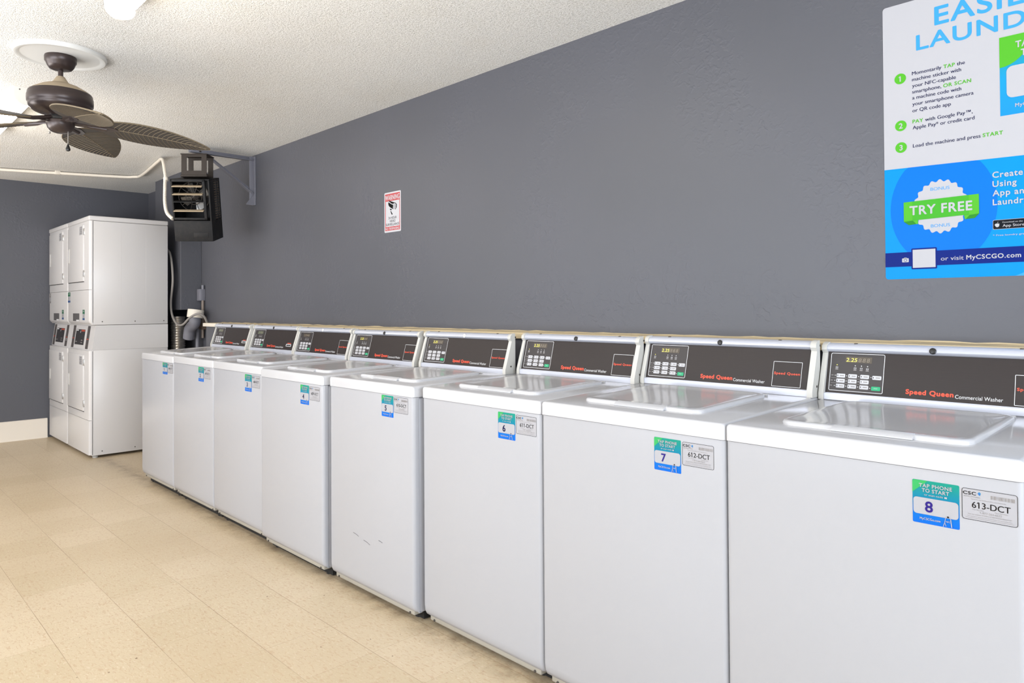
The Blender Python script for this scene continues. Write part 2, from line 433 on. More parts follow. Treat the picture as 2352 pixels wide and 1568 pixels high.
def id_plate(par, i, loc, wd, ht):
    b = MB()
    b.rect(0, 0, wd, ht, 1, m_stw, .005, th=.0006)
    b.frame(.0006, .0006, wd-.0006, ht-.0006, .0009, 2, m_ink, .005)
    b.text('CSC', wd*.03, ht*.80, ht*.105, 2, m_ink, width=wd*.235, bold=.03)
    b.poly([(wd*.295, ht*.87), (wd*.325, ht*.92), (wd*.355, ht*.88), (wd*.335, ht*.80), (wd*.315, ht*.815)], 2, m_lblue)
    b.poly([(wd*.30, ht*.87), (wd*.325, ht*.885), (wd*.335, ht*.81)], 3, m_blue)
    b.text('SERVICEWORKS', wd*.04, ht*.72, ht*.045, 2, m_gink, width=wd*.30)
    u = wd*.53; rn = random.Random(i)
    while u < wd*.95:
        t = rn.choice([.0007, .0012, .0018]); b.rect(u, ht*.745, u+t, ht*.86, 2, m_gink); u += t+rn.choice([.0006, .001, .0015])
    b.text('Please use this machine # when reporting service.', wd*.18, ht*.655, ht*.032, 2, m_gink, width=wd*.62)
    b.text(PLATES[i]+'-DCT', wd*.53, ht*.40, ht*.20, 2, m_ink, width=wd*.68, bold=.008, align='C')
    b.text('For Service', wd*.20, ht*.33, ht*.04, 2, m_gink, width=wd*.20)
    b.text('Para Servicio', wd*.60, ht*.33, ht*.04, 2, m_gink, width=wd*.22)
    b.text('1-877-264-6622', wd*.53, ht*.245, ht*.065, 2, m_gink, width=wd*.38, align='C')
    b.text('Visit our website WWW.CSCSERVICEWORKS.COM', wd*.5, ht*.175, ht*.04, 2, m_gink, width=wd*.78, align='C')
    b.text('This machine is owned by CSC ServiceWorks and operated by them', wd*.5, ht*.115, ht*.028, 2, m_gink, width=wd*.80, align='C')
    b.line([(wd*.07, ht*.075), (wd*.93, ht*.075)], .0007, 2, m_gink)
    return b.build('identity_plate', par, loc=loc, smooth=0)
def button(par, u, v, uw, vh, m, name='button'):
    b = MB(); b.rect(u-uw/2, v-vh/2, u+uw/2, v+vh/2, 3, m, .0022, th=.0009)
    if m is m_key:
        b.line([(u-uw*.36, v-vh*.18), (u-uw*.36, v+vh*.22)], .0018, 4, m_ink)
        b.line([(u-uw*.12, v), (u+uw*.36, v)], .0028, 4, m_gink)
    else: b.text('START', u, v-.0012, .0028, 4, m_white, align='C')
    return b.build(name, par, smooth=0)
def washer(i):
    t = thing('washing_machine', (X0[i], Y0[i], 0),
              'white coin laundry top-load washer with number %d sticker and plate %s-DCT' % (i+1, PLATES[i]), 'washing machine', 'top-load washers in a row along the wall')
    W = WS[i]; zt, zb, yc, zp = ZT[i], ZB[i], YC[i]-Y0[i], ZP[i]; zs = zt-.0435
    zr = zp-.020                                    # height of the top where the console sits
    # cabinet
    b = MB(); b.box((.003, .030, zb), (W-.003, .65, zs-.002), m_side, .010, 3); b.build('cabinet', t)
    b = MB(); b.box((.012, .058, .004), (W-.012, .62, zb+.004), m_dark); b.build('gap_shade_block', t)  # dark block added to give the shaded gap under the machine
    # front panel: rounded vertical edges, curled-under foot
    b = MB(); r = .014
    P = [(r, 0)] ; pr_ = []
    zrow = [(zs-.0015, 0), (zs-.03, 0), (zb+.05, 0), (zb+.028, .003), (zb+.014, .010), (zb+.006, .022), (zb+.004, .036)]
    def ring(z, dy):
        out = []
        out.append((0.0, .029, z))
        for q in range(5):
            a = R(180+90*q/4); out.append((r+r*math.cos(a), r+r*math.sin(a)+dy*(1 if q else .4), z))
        for q in range(5):
            a = R(270+90*q/4); out.append((W-r+r*math.cos(a), r+r*math.sin(a)+dy*(1 if q < 4 else .4), z))
        out.append((W, .029, z)); return out
    V = []; n = 12
    for (z, dy) in zrow: V += ring(z, dy)
    F = [[a*n+j, a*n+j+1, (a+1)*n+j+1, (a+1)*n+j] for a in range(len(zrow)-1) for j in range(n-1)]
    F.append([j for j in range(n)][::-1]); F.append([(len(zrow)-1)*n+j for j in range(n)])
    F.append([(len(zrow)-1-a)*n for a in range(len(zrow))] + [a*n+n-1 for a in range(len(zrow))])
    b.add(V, F, m_front); b.build('front_panel', t, smooth=40)
    # toe flange under the panel with its two screws
    b = MB(); b.box((.022, .018, max(zb-.010, .012)), (W-.022, .060, zb+.012), m_flange, .004); fl = b.build('toe_flange', t)
    for u in (.05, W-.05):
        b = MB(); b.lathe([(.0045, 0), (.0045, .003), (.003, .004)], (0, 0, 0), m_screw, 10, Matrix.Rotation(R(90), 4, 'X'))
        b.build('screw', fl, loc=(u, .018, zb-.004))
    for (u, yy) in ((.06, .075), (W-.06, .075), (.06, .62), (W-.06, .62)):
        b = MB(); b.lathe([(.020, 0), (.020, .010), (.008, .012), (.008, zb+.004)], (0, 0, 0), m_dark, 12); b.build('leg', t, loc=(u, yy, 0))
    # porcelain top with a rolled front edge, rising slightly to the back
    b = MB(); tb = bmesh.new(); bmesh.ops.create_cube(tb, size=1)
    for v in tb.verts:
        v.co = Vector(((v.co.x+.5)*W, -.003+(v.co.y+.5)*.655, zs+(v.co.z+.5)*(zt-zs)))
    for v in tb.verts:
        if v.co.y > .3 and v.co.z > zs+.01: v.co.z = zt+(zr-zt)*(.652/yc) - .004
    bmesh.ops.bevel(tb, geom=[e for e in tb.edges if max(v.co.z for v in e.verts) > zs+.005], offset=.011, segments=4, profile=.5, affect='EDGES')
    b.merge(tb, m_enam); top = b.build('top', t, smooth=50)
    def topz(y): return zt + (zr-.004-zt)*min(y/yc, 1.0)
    # lid: a shallow pressed panel with a pull lip at the front
    b = MB(); tilt = Matrix.Rotation(math.atan2(topz(yc)-zt, yc), 4, 'X')
    yb = yc-.055
    out = rrect(.105, .085, .545, yb, .035, 6)
    lev = [(0, -.004), (0, .006), (.003, .010), (.010, .0115), (.020, .010), (.035, .0075), (.07, .007)]
    V = []; n = len(out); cx, cy = .325, (.085+yb)/2
    for (ins, dz) in lev:
        sxx = 1-ins/.22; syy = 1-ins/((yb-.085)/2)
        V += [(cx+(p[0]-cx)*sxx, cy+(p[1]-cy)*syy, topz(cy+(p[1]-cy)*syy)+dz) for p in out]
    F = [[a*n+j, a*n+(j+1) % n, (a+1)*n+(j+1) % n, (a+1)*n+j] for a in range(len(lev)-1) for j in range(n)]
    F.append([(len(lev)-1)*n+j for j in range(n)])
    b.add(V, F, m_enam); lid = b.build('lid', t, smooth=60)
    b = MB(); b.prism([(.074, topz(.07)+.001), (.074, topz(.07)+.004), (.080, topz(.07)+.009), (.10, topz(.1)+.0125), (.10, topz(.1)+.004)], .245, .43, m_enam)
    b.build('pull_lip', lid)
    b = MB(); b.tube([(.11, yb+.006, topz(yb)+.004), (.54, yb+.006, topz(yb)+.004)], .003, m_enam, 8); b.build('hinge', lid)
    # console
    k = .034/.13; pt = zp+.128
    prof = [(yc-.006, zr-.003), (yc-.006, zp-.003), (yc+.003, zp-.003+.0), (yc+.004+k*.13, pt), (yc-.004+k*.13, pt+.003), (yc-.009+k*.13, pt+.010), (yc-.006+k*.13, pt+.018), (yc+.004+k*.13, pt+.026), (yc+.018+k*.13, pt+.029), (yc+.019+k*.13, pt+.028), (yc+.019+k*.13, zr-.003)]
    b = MB(); b.prism(prof, .014, W-.014, m_alu); con = b.build('console', t, smooth=50)
    ecp = [(yc-.010, zr-.004), (yc-.010, zp-.004), (yc-.003+k*.13, pt-.004), (yc-.012+k*.13, pt+.008), (yc-.010+k*.13, pt+.020), (yc+.002+k*.13, pt+.029), (yc+.018+k*.13, pt+.032), (yc+.020+k*.13, pt+.030), (yc+.020+k*.13, zr-.004)]
    for (a, c) in ((.001, .017), (W-.020, W-.001)):
        b = MB(); b.prism(ecp, a, c, m_cap)
        if a > .1:
            for yy, zz in ((yc+.025, zp+.010), (yc+.055, pt+.014)):
                b.lathe([(.004, 0), (.004, .001), (.003, .0015)], (c, yy, zz), m_screw, 8, Matrix.Rotation(R(90), 4, 'Y'))
        b.build('end_cap', con, smooth=45)
    # lock or blanking screw in the roll above the panel
    b = MB(); ml = m_white if i in (2, 4) else m_black
    b.lathe([(.0095, 0), (.0095, .004), (.007, .006), (.003, .0065)], (0, 0, 0), ml, 16, Matrix.Rotation(R(75), 4, 'X'))
    b.build('lock', con, loc=(.325, yc-.006+k*.13, pt+.0135))
    for u in (.10, .54):
        b = MB(); b.lathe([(.006, 0), (.006, .002), (.004, .003)], (u, yc+.013+k*.13, pt+.027), m_screw, 10); b.build('screw', con)
    # control panel: sloped charcoal plate
    tl = math.atan(k); mw = Matrix.Translation((0, yc+.0035, zp-.0015)) @ Matrix.Rotation(-tl, 4, 'X')
    b = MB(); u0, u1, hh = .018, W-.021, .1345
    b.rect(u0, 0, u1, hh, 1, m_panel, th=.001)
    b.frame(.0275, .0075, .191, .1305, .0016, 2, m_white, .005)
    b.rect(.0291, .0091, .1894, .1289, 1.5, mat('keypad_black', '#2b2627', .4), .004)
    for (u, v) in ((.0486, .0916), (.1048, .0912), (.1235, .0910), (.1418, .0905)):
        b.disc(u, v, .0016, 3, m_digit if u < .05 and i > 3 else m_white, 8)
        b.frame(u-.0035, v-.0105, u+.0035, v-.0060, .0008, 3, m_white)
        b.rect(u-.0045, v-.0155, u+.0045, v-.0125, 3, m_gink)
    for v, u in ((.0575, .037), (.0408, .036), (.0240, .035)):
        b.rect(u-.004, v-.001, u+.003, v+.001, 3, m_gink)
    for v in (.0490, .0322): b.line([(.033, v), (.146, v)], .0008, 3, m_gink)
    for v in (.0572, .0405, .0238):
        for u in (.0460, .0815, .1180): b.disc(u-.0005, v, .0014, 3, m_white, 8)
    b.disc(.1545, .0567, .0014, 3, m_white, 8); b.disc(.1530, .0224, .0014, 3, m_white, 8)
    b.text('Speed Queen', .256, .0145, .0142, 2, m_red, width=.125, bold=.06)
    b.text('Commercial Washer', .3855, .0110, .0115, 2, m_white, width=.116)
    cp = b.build('control_panel', t, mw=mw, smooth=0); cp['label'] = 'charcoal control panel with keypad'
    b = MB(); b.rect(.0735, .1005, .154, .1198, 3, m_disp if i > 1 else m_dispoff, th=.0012)
    if i > 1: b.text('2.25', .0755, .1035, .0125, 4, m_digit if i > 2 else m_ghost, width=.034, shear=.12)
    for q in range(3): b.text('8', .1135+q*.0125, .1035, .0125, 4, m_ghost, width=.009, shear=.12)
    b.build('display', cp, smooth=0)
    for r_, v in enumerate((.0572, .0405, .0238)):
        for u in (.0632, .0992, .1355): button(cp, u, v, .0262, .0122, m_key)
    button(cp, .1714, .0562, .0262, .0122, m_key); button(cp, .1705, .0222, .0262, .0125, m_green, 'start_button')
    if i > 1:
        b = MB(); b.rect(.527, .004, .626, .0895, 2, m_panel, th=.0008); b.frame(.527, .004, .626, .0895, .0014, 3, m_white, .002)
        b.text('Speed Queen', .5765, .0455, .0085, 3, m_red, width=.088, bold=.035, align='C')
        b.build('coin_cover_plate', cp, smooth=0)
    else:
        b = MB(); b.rect(.535, .024, .605, .040, 3, m_white, .003, th=.003); b.rect(.541, .027, .600, .036, 4, m_black)
        b.rect(.550, .0435, .600, .0475, 3, m_red); b.build('card_slot', cp, smooth=0)
    su, sv, sw = STV[i]
    number_sticker(t, i, (su, 0, sv), sw, min(.0935, zs-.006-sv))
    id_plate(t, i, (su+sw+.004, 0, min(sv+.026, zs-.0725)), .099, .066)
    if i == 4:
        b = MB()
        for (u, v, du, dv) in ((.20, .27, .045, -.008), (.285, .255, .05, -.010), (.40, .28, .03, -.004)):
            b.line([(u, v), (u+du*.5, v+dv*.3), (u+du, v+dv)], .0016, 1, m_ink)
        b.build('scuff_marks', t, smooth=0)
    return t
for i in range(8): washer(i)

# ------------------------------------------------------------------ stacked dryers
def dryer(x0, label, gray):
    DW, DD = .735, .635
    t = thing('stacked_dryer', (x0, -.063, 0), label, 'dryer', 'stacked dryers in the far corner')
    b = MB(); b.box((.004, .022, .022), (DW, DD, .922), m_dry, .004); b.build('lower_cabinet', t)
    b = MB()
    b.prism([(.022, .922), (.050, 1.134), (DD, 1.134), (DD, .922)], .002, DW, m_dry); b.build('control_housing', t)
    b = MB(); b.box((.004, .022, 1.137), (DW, DD, 2.03), m_dry, .004); b.build('upper_cabinet', t)
    b = MB(); b.box((0, -.004, 2.032), (DW+.003, DD+.004, 2.073), m_dry, .010, 4); b.build('top_cap', t)
    def frontplate(name, z0, z1, lip=0):
        b = MB(); r = .022; rows = [(z1, 0), (z0+.03, 0)] + ([(z0+.012, .008), (z0+.003, .020), (z0, .034)] if lip else [(z0, 0)])
        V = []; n = 12
        for (z, dy) in rows:
            V.append((0, .030, z))
            for q in range(5):
                a = R(180+22.5*q); V.append((r+r*math.cos(a), min(r+r*math.sin(a)+dy, .03), z))
            for q in range(5):
                a = R(270+22.5*q); V.append((DW-r+r*math.cos(a), min(r+r*math.sin(a)+dy, .03), z))
            V.append((DW, .030, z))
        F = [[a*n+j, a*n+j+1, (a+1)*n+j+1, (a+1)*n+j] for a in range(len(rows)-1) for j in range(n-1)]
        F += [list(range(n))[::-1], [(len(rows)-1)*n+j for j in range(n)]]
        F.append([(len(rows)-1-a)*n for a in range(len(rows))] + [a*n+n-1 for a in range(len(rows))])
        b.add(V, F, m_dry); return b.build(name, t, smooth=40)
    frontplate('kick_panel', .030, .322); frontplate('lower_front_panel', .325, .915)
    frontplate('access_panel', 1.141, 1.437, 1); frontplate('upper_front_panel', 1.440, 2.030)
    for (z0, z1, hz0, hz1) in ((.390, .875, .58, .695), (1.515, 2.008, 1.69, 1.825)):
        b = MB(); b.box((.035, -.008, z0), (.575, .004, z1), m_dry, .005, 3); d = b.build('door', t)
        b = MB(); b.box((.060, -.0085, hz0), (.115, -.002, hz1), m_cap, .003); b.box((.066, -.0095, hz0+.008), (.095, -.004, hz1-.008), m_white, .002); b.build('handle', d)
        b = MB(); b.rect(.45, z1-.085, .54, z1-.012, 1, m_stw)
        for q in range(4): b.rect(.458+.02*(q % 2), z1-.075+q*.016, .53, z1-.068+q*.016, 2, m_gink)
        b.build('label', d, loc=(0, -.0081, 0), smooth=0)
        for zz in (z0+.04, z1-.09):
            b = MB(); b.box((.573, -.009, zz), (.592, .003, zz+.055), m_steel, .002); b.build('hinge', d)
        b = MB(); b.box((.035, -.002, z0-.006), (.575, .006, z0-.001), m_dark); b.build('door_gap', d)
    # stickers on the access panel
    def st(u0, v0, u1, v1, top, bot):
        b = MB(); b.rect(u0, v0, u1, v1, 1, m_stw, th=.0005); h = v1-v0
        b.rect(u0, v1-h*.40, u1, v1, 2, top); b.rect(u0, v0, u1, v0+h*.19, 2, bot)
        b.rect(u0+(u1-u0)*.3, v0+h*.30, u0+(u1-u0)*.42, v0+h*.5, 2, m_gink)
        b.text('TAP', (u0+u1)/2, v1-h*.2, h*.1, 3, m_white, align='C', width=(u1-u0)*.6, bold=.03)
        b.build('number_sticker', t, smooth=0)
    if gray: st(.004, 1.335, .078, 1.430, m_gink, m_gink)
    else: st(.012, 1.335, .102, 1.428, mat('dull_green', '#286448', .5), mat('dull_blue', '#24487a', .5))
    st(.525, 1.178, .595, 1.268, mat('dull_green', '#286448', .5), mat('dull_blue', '#24487a', .5))
    b = MB(); b.rect(.195, 1.168, .415, 1.236, 1, mat('dark_grey_label', '#4d4b4c', .5), th=.0005)
    for q in range(4): b.line([(.205, 1.183+q*.014), (.405, 1.183+q*.014)], .001, 2, m_gink)
    b.rect(.312, 1.168, .415, 1.180, 3, m_white); b.build('instruction_label', t, smooth=0)
    # sloped control face
    tl = math.atan2(.028, .212); mw = Matrix.Translation((0, .022, .922)) @ Matrix.Rotation(-tl, 4, 'X')
    m_dp = mat('black_dryer_panel', '#2a2829', .4)
    b = MB(); b.rect(.13, .034, .435, .172, 1, m_dp, th=.001)
    b.rect(.14, .158, .21, .168, 2, m_white, .003); b.rect(.31, .154, .43, .168, 2, mat('dark_red_ink', '#a8432e', .5)); b.disc(.29, .150, .012, 3, m_stw, 10)
    for (u, v) in ((.17, .055), (.35, .050), (.35, .070)):
        for q in range(3): b.rect(u+q*.02-.02, v, u+q*.02-.005, v+.009, 2, m_gink)
    b.build('control_panel', t, mw=mw, smooth=0)
    for (a, c) in ((.02, .105), (.505, .590)):
        b = MB(); b.rect(a, .004, c, .205, 1, mat('dark_side_strip', '#4b4645', .45), th=.001)
        b.rect(a+.01, .085, c-.01, .093, 2, mat('dark_red_ink', '#a8432e', .5))
        if a > .3 and gray: b.frame(a+.02, .060, c-.02, .078, .003, 2, m_white, .003)
        b.build('card_strip', t, mw=mw, smooth=0)
    for z in (.055, 1.165):
        b = MB()
        for yy in (.10, .36, .60): b.lathe([(.005, 0), (.005, .001), (.003, .0016)], (DW, yy, z), m_screw, 8, Matrix.Rotation(R(90), 4, 'Y'))
        b.build('side_screws', t)
    for yy in (.245, .45):
        b = MB(); b.box((DW-.002, yy, 1.30), (DW+.0005, yy+.004, 1.98), m_dry, .001); b.build('side_crease', t)
    for (u, yy) in ((.05, .06), (DW-.05, .06), (.05, DD-.06), (DW-.05, DD-.06)):
        b = MB(); b.lathe([(.022, 0), (.022, .012), (.010, .014), (.010, .03)], (0, 0, 0), m_cap, 12); b.build('leg', t, loc=(u, yy, 0))
    return t
dryer(-2.665, 'white stacked dryer against the grey end wall, left of the two', True)
dryer(-1.925, 'white stacked dryer with its blank side showing, nearer of the two', False)

# ------------------------------------------------------------------ ceiling fan
FX, FY = 1.58, -.85
b = MB(); b.lathe([(.201, 0), (.201, -.010), (.193, -.019), (.180, -.019), (.172, -.014), (.166, -.013), (.05, -.013), (.0, -.013)], (0, 0, 0), m_fixt, 64)
b.mats[0] = mat('white_medallion', '#d9d8d4', .5)
tag(b.build('ceiling_medallion', loc=(FX, FY, ZC)), 'white round ceiling medallion above the fan', 'medallion')
fan = thing('ceiling_fan', (FX, FY, 2.2), 'dark bronze ceiling fan with palm leaf blades hanging by the medallion', 'ceiling fan')
FZ = 2.2
def fl(name, prof, m, parent=fan, seg=40):
    b = MB(); b.lathe([(r*.84, z-FZ) for r, z in prof], (0, 0, 0), m, seg); return b.build(name, parent, smooth=40)
fl('canopy', [(.06, 2.526), (.080, 2.524), (.083, 2.515), (.082, 2.495), (.076, 2.488), (.070, 2.474), (.058, 2.460), (.040, 2.455), (.018, 2.453)], m_bronze)
fl('downrod', [(.0135, 2.452), (.0135, 2.40)], m_bronze, seg=16)
fl('yoke_cover', [(.014, 2.424), (.022, 2.420), (.036, 2.400), (.050, 2.385), (.055, 2.380)], m_dust)
mh = fl('motor_housing', [(.055, 2.358), (.10, 2.352), (.150, 2.344), (.162, 2.338), (.166, 2.330), (.166, 2.322), (.169, 2.318), (.170, 2.300), (.169, 2.285), (.164, 2.280), (.164, 2.275), (.160, 2.262), (.140, 2.246), (.105, 2.236), (.075, 2.232), (.06, 2.225)], m_bronze)
fl('dust_cover', [(.05, 2.388), (.10, 2.372), (.140, 2.352), (.160, 2.340), (.12, 2.337), (.05, 2.337)], m_dust, mh)
fl('flywheel', [(.058, 2.228), (.062, 2.222), (.062, 2.205), (.055, 2.200)], m_black)
fl('switch_housing', [(.05, 2.205), (.072, 2.200), (.074, 2.190), (.072, 2.178), (.066, 2.165), (.052, 2.150), (.030, 2.143), (.010, 2.141)], m_bronze)
def leaf(sgn=1):
    """palm leaf outline along +x from the bracket to the tip: half width at s in 0..1"""
    return lambda s: .112*math.sin(PI*min(1, max(0, s**.80)))**.72 + .012*(1-s)*(s > .001)
def blade_mb():
    b = MB(); hw = leaf(); L0, L1 = .15, .685; N = 28
    P = []
    for i in range(N+1):
        s = i/N; P.append((L0+(L1-L0)*s, max(hw(s), .001)))
    zc = lambda x, y: -.14*(x-.16)**2 - .10*abs(y)**1.6
    for lay, dz in ((0, .004), (1, -.004)):
        V = []
        for (x, h) in P: V += [(x, yy, zc(x, yy)+dz) for yy in (-h, -h*.5, 0, h*.5, h)]
        F = [[i*5+j, (i+1)*5+j, (i+1)*5+j+1, i*5+j+1] for i in range(N) for j in range(4)]
        b.add(V, F, m_blade)
    # rim, midrib and veins, tan with dust
    rimt = [(x, h, zc(x, h)) for (x, h) in P]; rimb = [(x, -h, zc(x, h)) for (x, h) in P]
    b.tube(rimt, .0035, m_vein, 6); b.tube(rimb, .0035, m_vein, 6)
    b.tube([(x, 0, zc(x, 0)-.004) for (x, h) in P[:-1]], .0025, m_vein, 6)
    for q in range(2, 22):
        s = .06+q/24; x0 = L0+(L1-L0)*s
        for sg in (-1, 1):
            pts = []
            for w_ in (0, .35, .7, 1):
                s2 = min(.995, s+.085*w_**1.4); h2 = hw(s2)
                x = L0+(L1-L0)*s2; y = sg*h2*w_; pts.append((x, y, zc(x, y)-.0045))
            b.tube(pts, .0012, m_vein, 5, cap=False)
    return b
bl_mesh = None
for q in range(5):
    a = R(74-72*q)
    mw = Matrix.Rotation(R(3), 4, 'Y') @ Matrix.Rotation(a, 4, 'Z') @ Matrix.Translation((0, 0, .000)) @ Matrix.Rotation(R(-13), 4, 'X') @ Matrix.Rotation(R(2), 4, 'Y')
    if bl_mesh is None:
        o = blade_mb().build('blade', fan, mw=mw, smooth=50); bl_mesh = o.data
        b = MB()
        b.prism([(.05, -.012), (.11, -.016), (.16, -.030), (.235, -.020), (.255, 0), (.235, .020), (.16, .030), (.11, .016), (.05, .012)], -.008, -.002, m_bronze, axis='z')
        b.tube([(.045, 0, .016), (.08, 0, .006), (.13, 0, -.005), (.20, 0, -.008)], .010, m_bronze, 8)
        o2 = b.build('blade_bracket', o); br_mesh = o2.data
    else:
        o = bpy.data.objects.new('blade', bl_mesh); C.objects.link(o); o.parent = fan; o.matrix_local = mw
        o2 = bpy.data.objects.new('blade_bracket', br_mesh); C.objects.link(o2); o2.parent = o
b = MB(); px_, py_ = .030, .026
b.tube([(px_, py_, -.045), (px_, py_, -.115)], .0016, m_steel, 6)
b.lathe([(.002, -.112), (.005, -.120), (.011, -.138), (.009, -.146), (.003, -.149)], (px_, py_, 0), m_black, 12); b.build('pull_chain', fan)
b = MB(); b.tube([(-.010, -.045, -.055), (-.010, -.045, -.066)], .0045, m_steel, 8); b.build('reverse_switch', fan)

# ------------------------------------------------------------------ fluorescent strip lights
def strip(x0, x1, y, label):
    t = thing('fluorescent_light', ((x0+x1)/2, y, ZC), label, 'ceiling light', 'fluorescent strip lights on the ceiling'); L = (x1-x0)/2
    b = MB(); b.prism([(-.058, 0), (-.058, -.030), (-.052, -.050), (.052, -.050), (.058, -.030), (.058, 0)], -L, L, m_fixt); b.build('housing', t)
    b = MB(); pr_ = [(-.042, -.048)] + [(.043*math.cos(R(a)), -.050-.036*math.sin(R(-a))) for a in range(-165, -14, 15)] + [(.042, -.048)]
    b.prism(pr_, -L+.022, L-.022, m_tube); b.build('diffuser', t)
    for s in (-1, 1):
        b = MB(); prf = [(-.056, 0), (-.056, -.052)] + [(.056*math.cos(R(a)), -.052+.046*math.sin(R(a))) for a in range(-165, -14, 15)] + [(.056, -.052), (.056, 0)]
        b.prism(prf, s*L-.006, s*L+.006, m_fixt)
        for (yy, zz) in ((-.03, -.015), (.025, -.02), (.02, -.042)): b.lathe([(.004, 0), (.004, .001), (.002, .001)], (s*(L+.006), yy, zz), m_screw, 8, Matrix.Rotation(R(90*s), 4, 'Y'))
        b.build('end_cap', t)
    return t
strip(2.50, 3.72, -.835, 'glowing fluorescent strip light at the top edge of the picture')
strip(-.39, .83, -.865, 'glowing fluorescent strip light behind the ceiling fan')

# ------------------------------------------------------------------ unit heater on its wall bracket
b = thing('wall_bracket', (-.02, YW, 2.45), 'grey triangular steel bracket on the wall carrying the black heater', 'bracket'); br = b
b = MB(); b.box((-.025, -.012, -.330), (.025, 0, .072), m_bracket, .002); b.box((-.004, -.045, -.330), (.004, -.005, .072), m_bracket, .001); b.build('wall_plate', br)
b = MB(); b.box((-.022, -.52, .036), (.022, -.005, .042), m_bracket, .001); b.box((-.022, -.52, .042), (-.016, -.005, .072), m_bracket, .001); b.build('arm', br)
b = MB(); ang = math.atan2(.27, .36); 
b.prism([(-.40, .032), (-.385, .045), (-.010, -.205), (-.016, -.235)], -.020, -.008, m_bracket); b.prism([(-.40, .032), (-.405, .036), (-.020, -.240), (-.016, -.235)], -.020, .020, m_bracket); b.build('strut', br)
b = MB(); b.prism([(-.006, -.235), (-.075, -.322), (-.075, -.330), (-.006, -.330)], .004, .010, m_bracket); b.build('gusset', br)
HX, HY, HZ = -.02, .400, 2.085
ht = thing('unit_heater', (HX, HY, HZ), 'black louvred unit heater hung from the grey wall bracket', 'heater')
rot = Matrix.Rotation(R(51), 4, 'Z') @ Matrix.Rotation(R(13), 4, 'X')      # local -y is the louvred face
HW, HD = .142, .125
def hb(name, fn, par=ht, m4=rot):
    b = MB(); fn(b); o = b.build(name, par, mw=m4 if par is ht else None); return o
def body(b):
    zt, zb = .200, -.275
    b.box((-HW, HD-.02, zb), (HW, HD, zt), m_iron, .004)                    # back
    b.box((-HW, -HD, zt-.012), (HW, HD, zt), m_iron, .004)                  # top
    b.box((-HW, -HD, zb), (HW, HD, -.115), m_iron, .004)                    # control box
    b.box((-HW, -HD, -.12), (-HW+.012, HD, zt), m_iron, .003)
    for x in (-HW, HW-.012):
        b.box((x, -HD, -.12), (x+.012, -.02, zt), m_iron, .003)
        b.box((x, HD-.025, -.12), (x+.012, HD, zt), m_iron, .003)
        b.box((x, .045, -.12), (x+.012, .055, zt), m_iron, .001)
        for q in range(17): b.box((x, -.02, -.11+q*.0185), (x+.010, HD-.02, -.104+q*.0185), m_slat, .001)
body_o = hb('cabinet', body)
def bezel(b):
    a, c, z0, z1, y0 = -HW+.002, HW-.030, -.108, .197, -HD-.010
    b.box((a, y0, z0), (c, y0+.02, z0+.016), m_iron, .003); b.box((a, y0, z1-.018), (c, y0+.02, z1), m_iron, .003)
    b.box((a, y0, z0), (a+.014, y0+.02, z1), m_iron, .003); b.box((c-.020, y0, z0), (c, y0+.02, z1), m_iron, .003)
hb('front_frame', bezel)
for q, z in enumerate((.145, .085, .030, -.040)):
    def lv(b):
        b.prism([(-HD-.028, z-.004), (-HD+.012, z+.006), (-HD+.012, z+.009), (-HD-.028, z+.001)], -HW+.016, HW-.05, m_dust if q != 2 else m_iron)
    hb('louver', lv)
def fanw(b):
    cz = .06; fr = Matrix.Rotation(R(90), 4, 'X')
    b.lathe([(.030, 0), (.030, .02), (.015, .03)], (-.012, .02, cz), m_brown, 16, fr)
    for q in range(4):
        a = R(30+90*q); c, s = math.cos(a), math.sin(a)
        pts = [(.025, -.014), (.095, -.045), (.108, -.010), (.100, .030), (.05, .022)]
        V = [(-.012+p[0]*c-p[1]*s, .015+p[1]*.5, cz+p[0]*s+p[1]*c) for p in pts]
        V2 = [(x, y+.003, z) for x, y, z in V]; n = len(V)
        b.add(V+V2, [list(range(n)), list(range(n, 2*n))]+[[i, (i+1) % n, n+(i+1) % n, n+i] for i in range(n)], m_steel)
hb('fan_wheel', fanw)
def guard(b):
    cz = .06
    for rr in (.06, .115): b.tube([(-.012+rr*math.cos(2*PI*j/28), -.02, cz+rr*math.sin(2*PI*j/28)) for j in range(29)], .003, m_screw, 6)
    for j in range(10):
        a = 2*PI*j/10; b.tube([(-.012, -.02, cz), (-.012+.115*math.cos(a), -.02, cz+.115*math.sin(a))], .002, m_screw, 5)
hb('wire_guard', guard)
def nameplate(b):
    b.box((.0, -HD-.002, -.245), (.11, -HD+.001, -.205), m_iron, .001)
hb('name_plate', nameplate)
# yoke: two plates with windows between heater and bracket arm
def yoke(b):
    def plate(p0, p1, z0, z1):                       # vertical plate from p0 to p1 with a rectangular window
        p0 = Vector(p0); p1 = Vector(p1); d = p1-p0; L = d.length; d.normalize(); nn = Vector((-d.y, d.x))*.003
        def seg(a0, a1, q0, q1):
            A = p0+d*a0; B = p0+d*a1
            b.prism([tuple(A+nn), tuple(B+nn), tuple(B-nn), tuple(A-nn)], q0, q1, m_brown, axis='z')
        e = L*.20
        seg(0, e, z0, z1); seg(L-e, L, z0, z1); seg(e, L-e, z0, z0+.035); seg(e, L-e, z1-.025, z1)
    for yy in (-.06, .07):
        plate((-.09, yy), (.10, yy), .230, .395)
    b.box((-.095, -.07, .218), (.105, .08, .232), m_brown, .002); b.box((-.095, -.07, .388), (.105, .08, .396), m_brown, .002)
yk = MB(); yoke(yk); yo = yk.build('yoke', ht, mw=Matrix.Translation((.03, -.015, -.02)) @ Matrix.Rotation(R(48), 4, 'Z'), smooth=30)
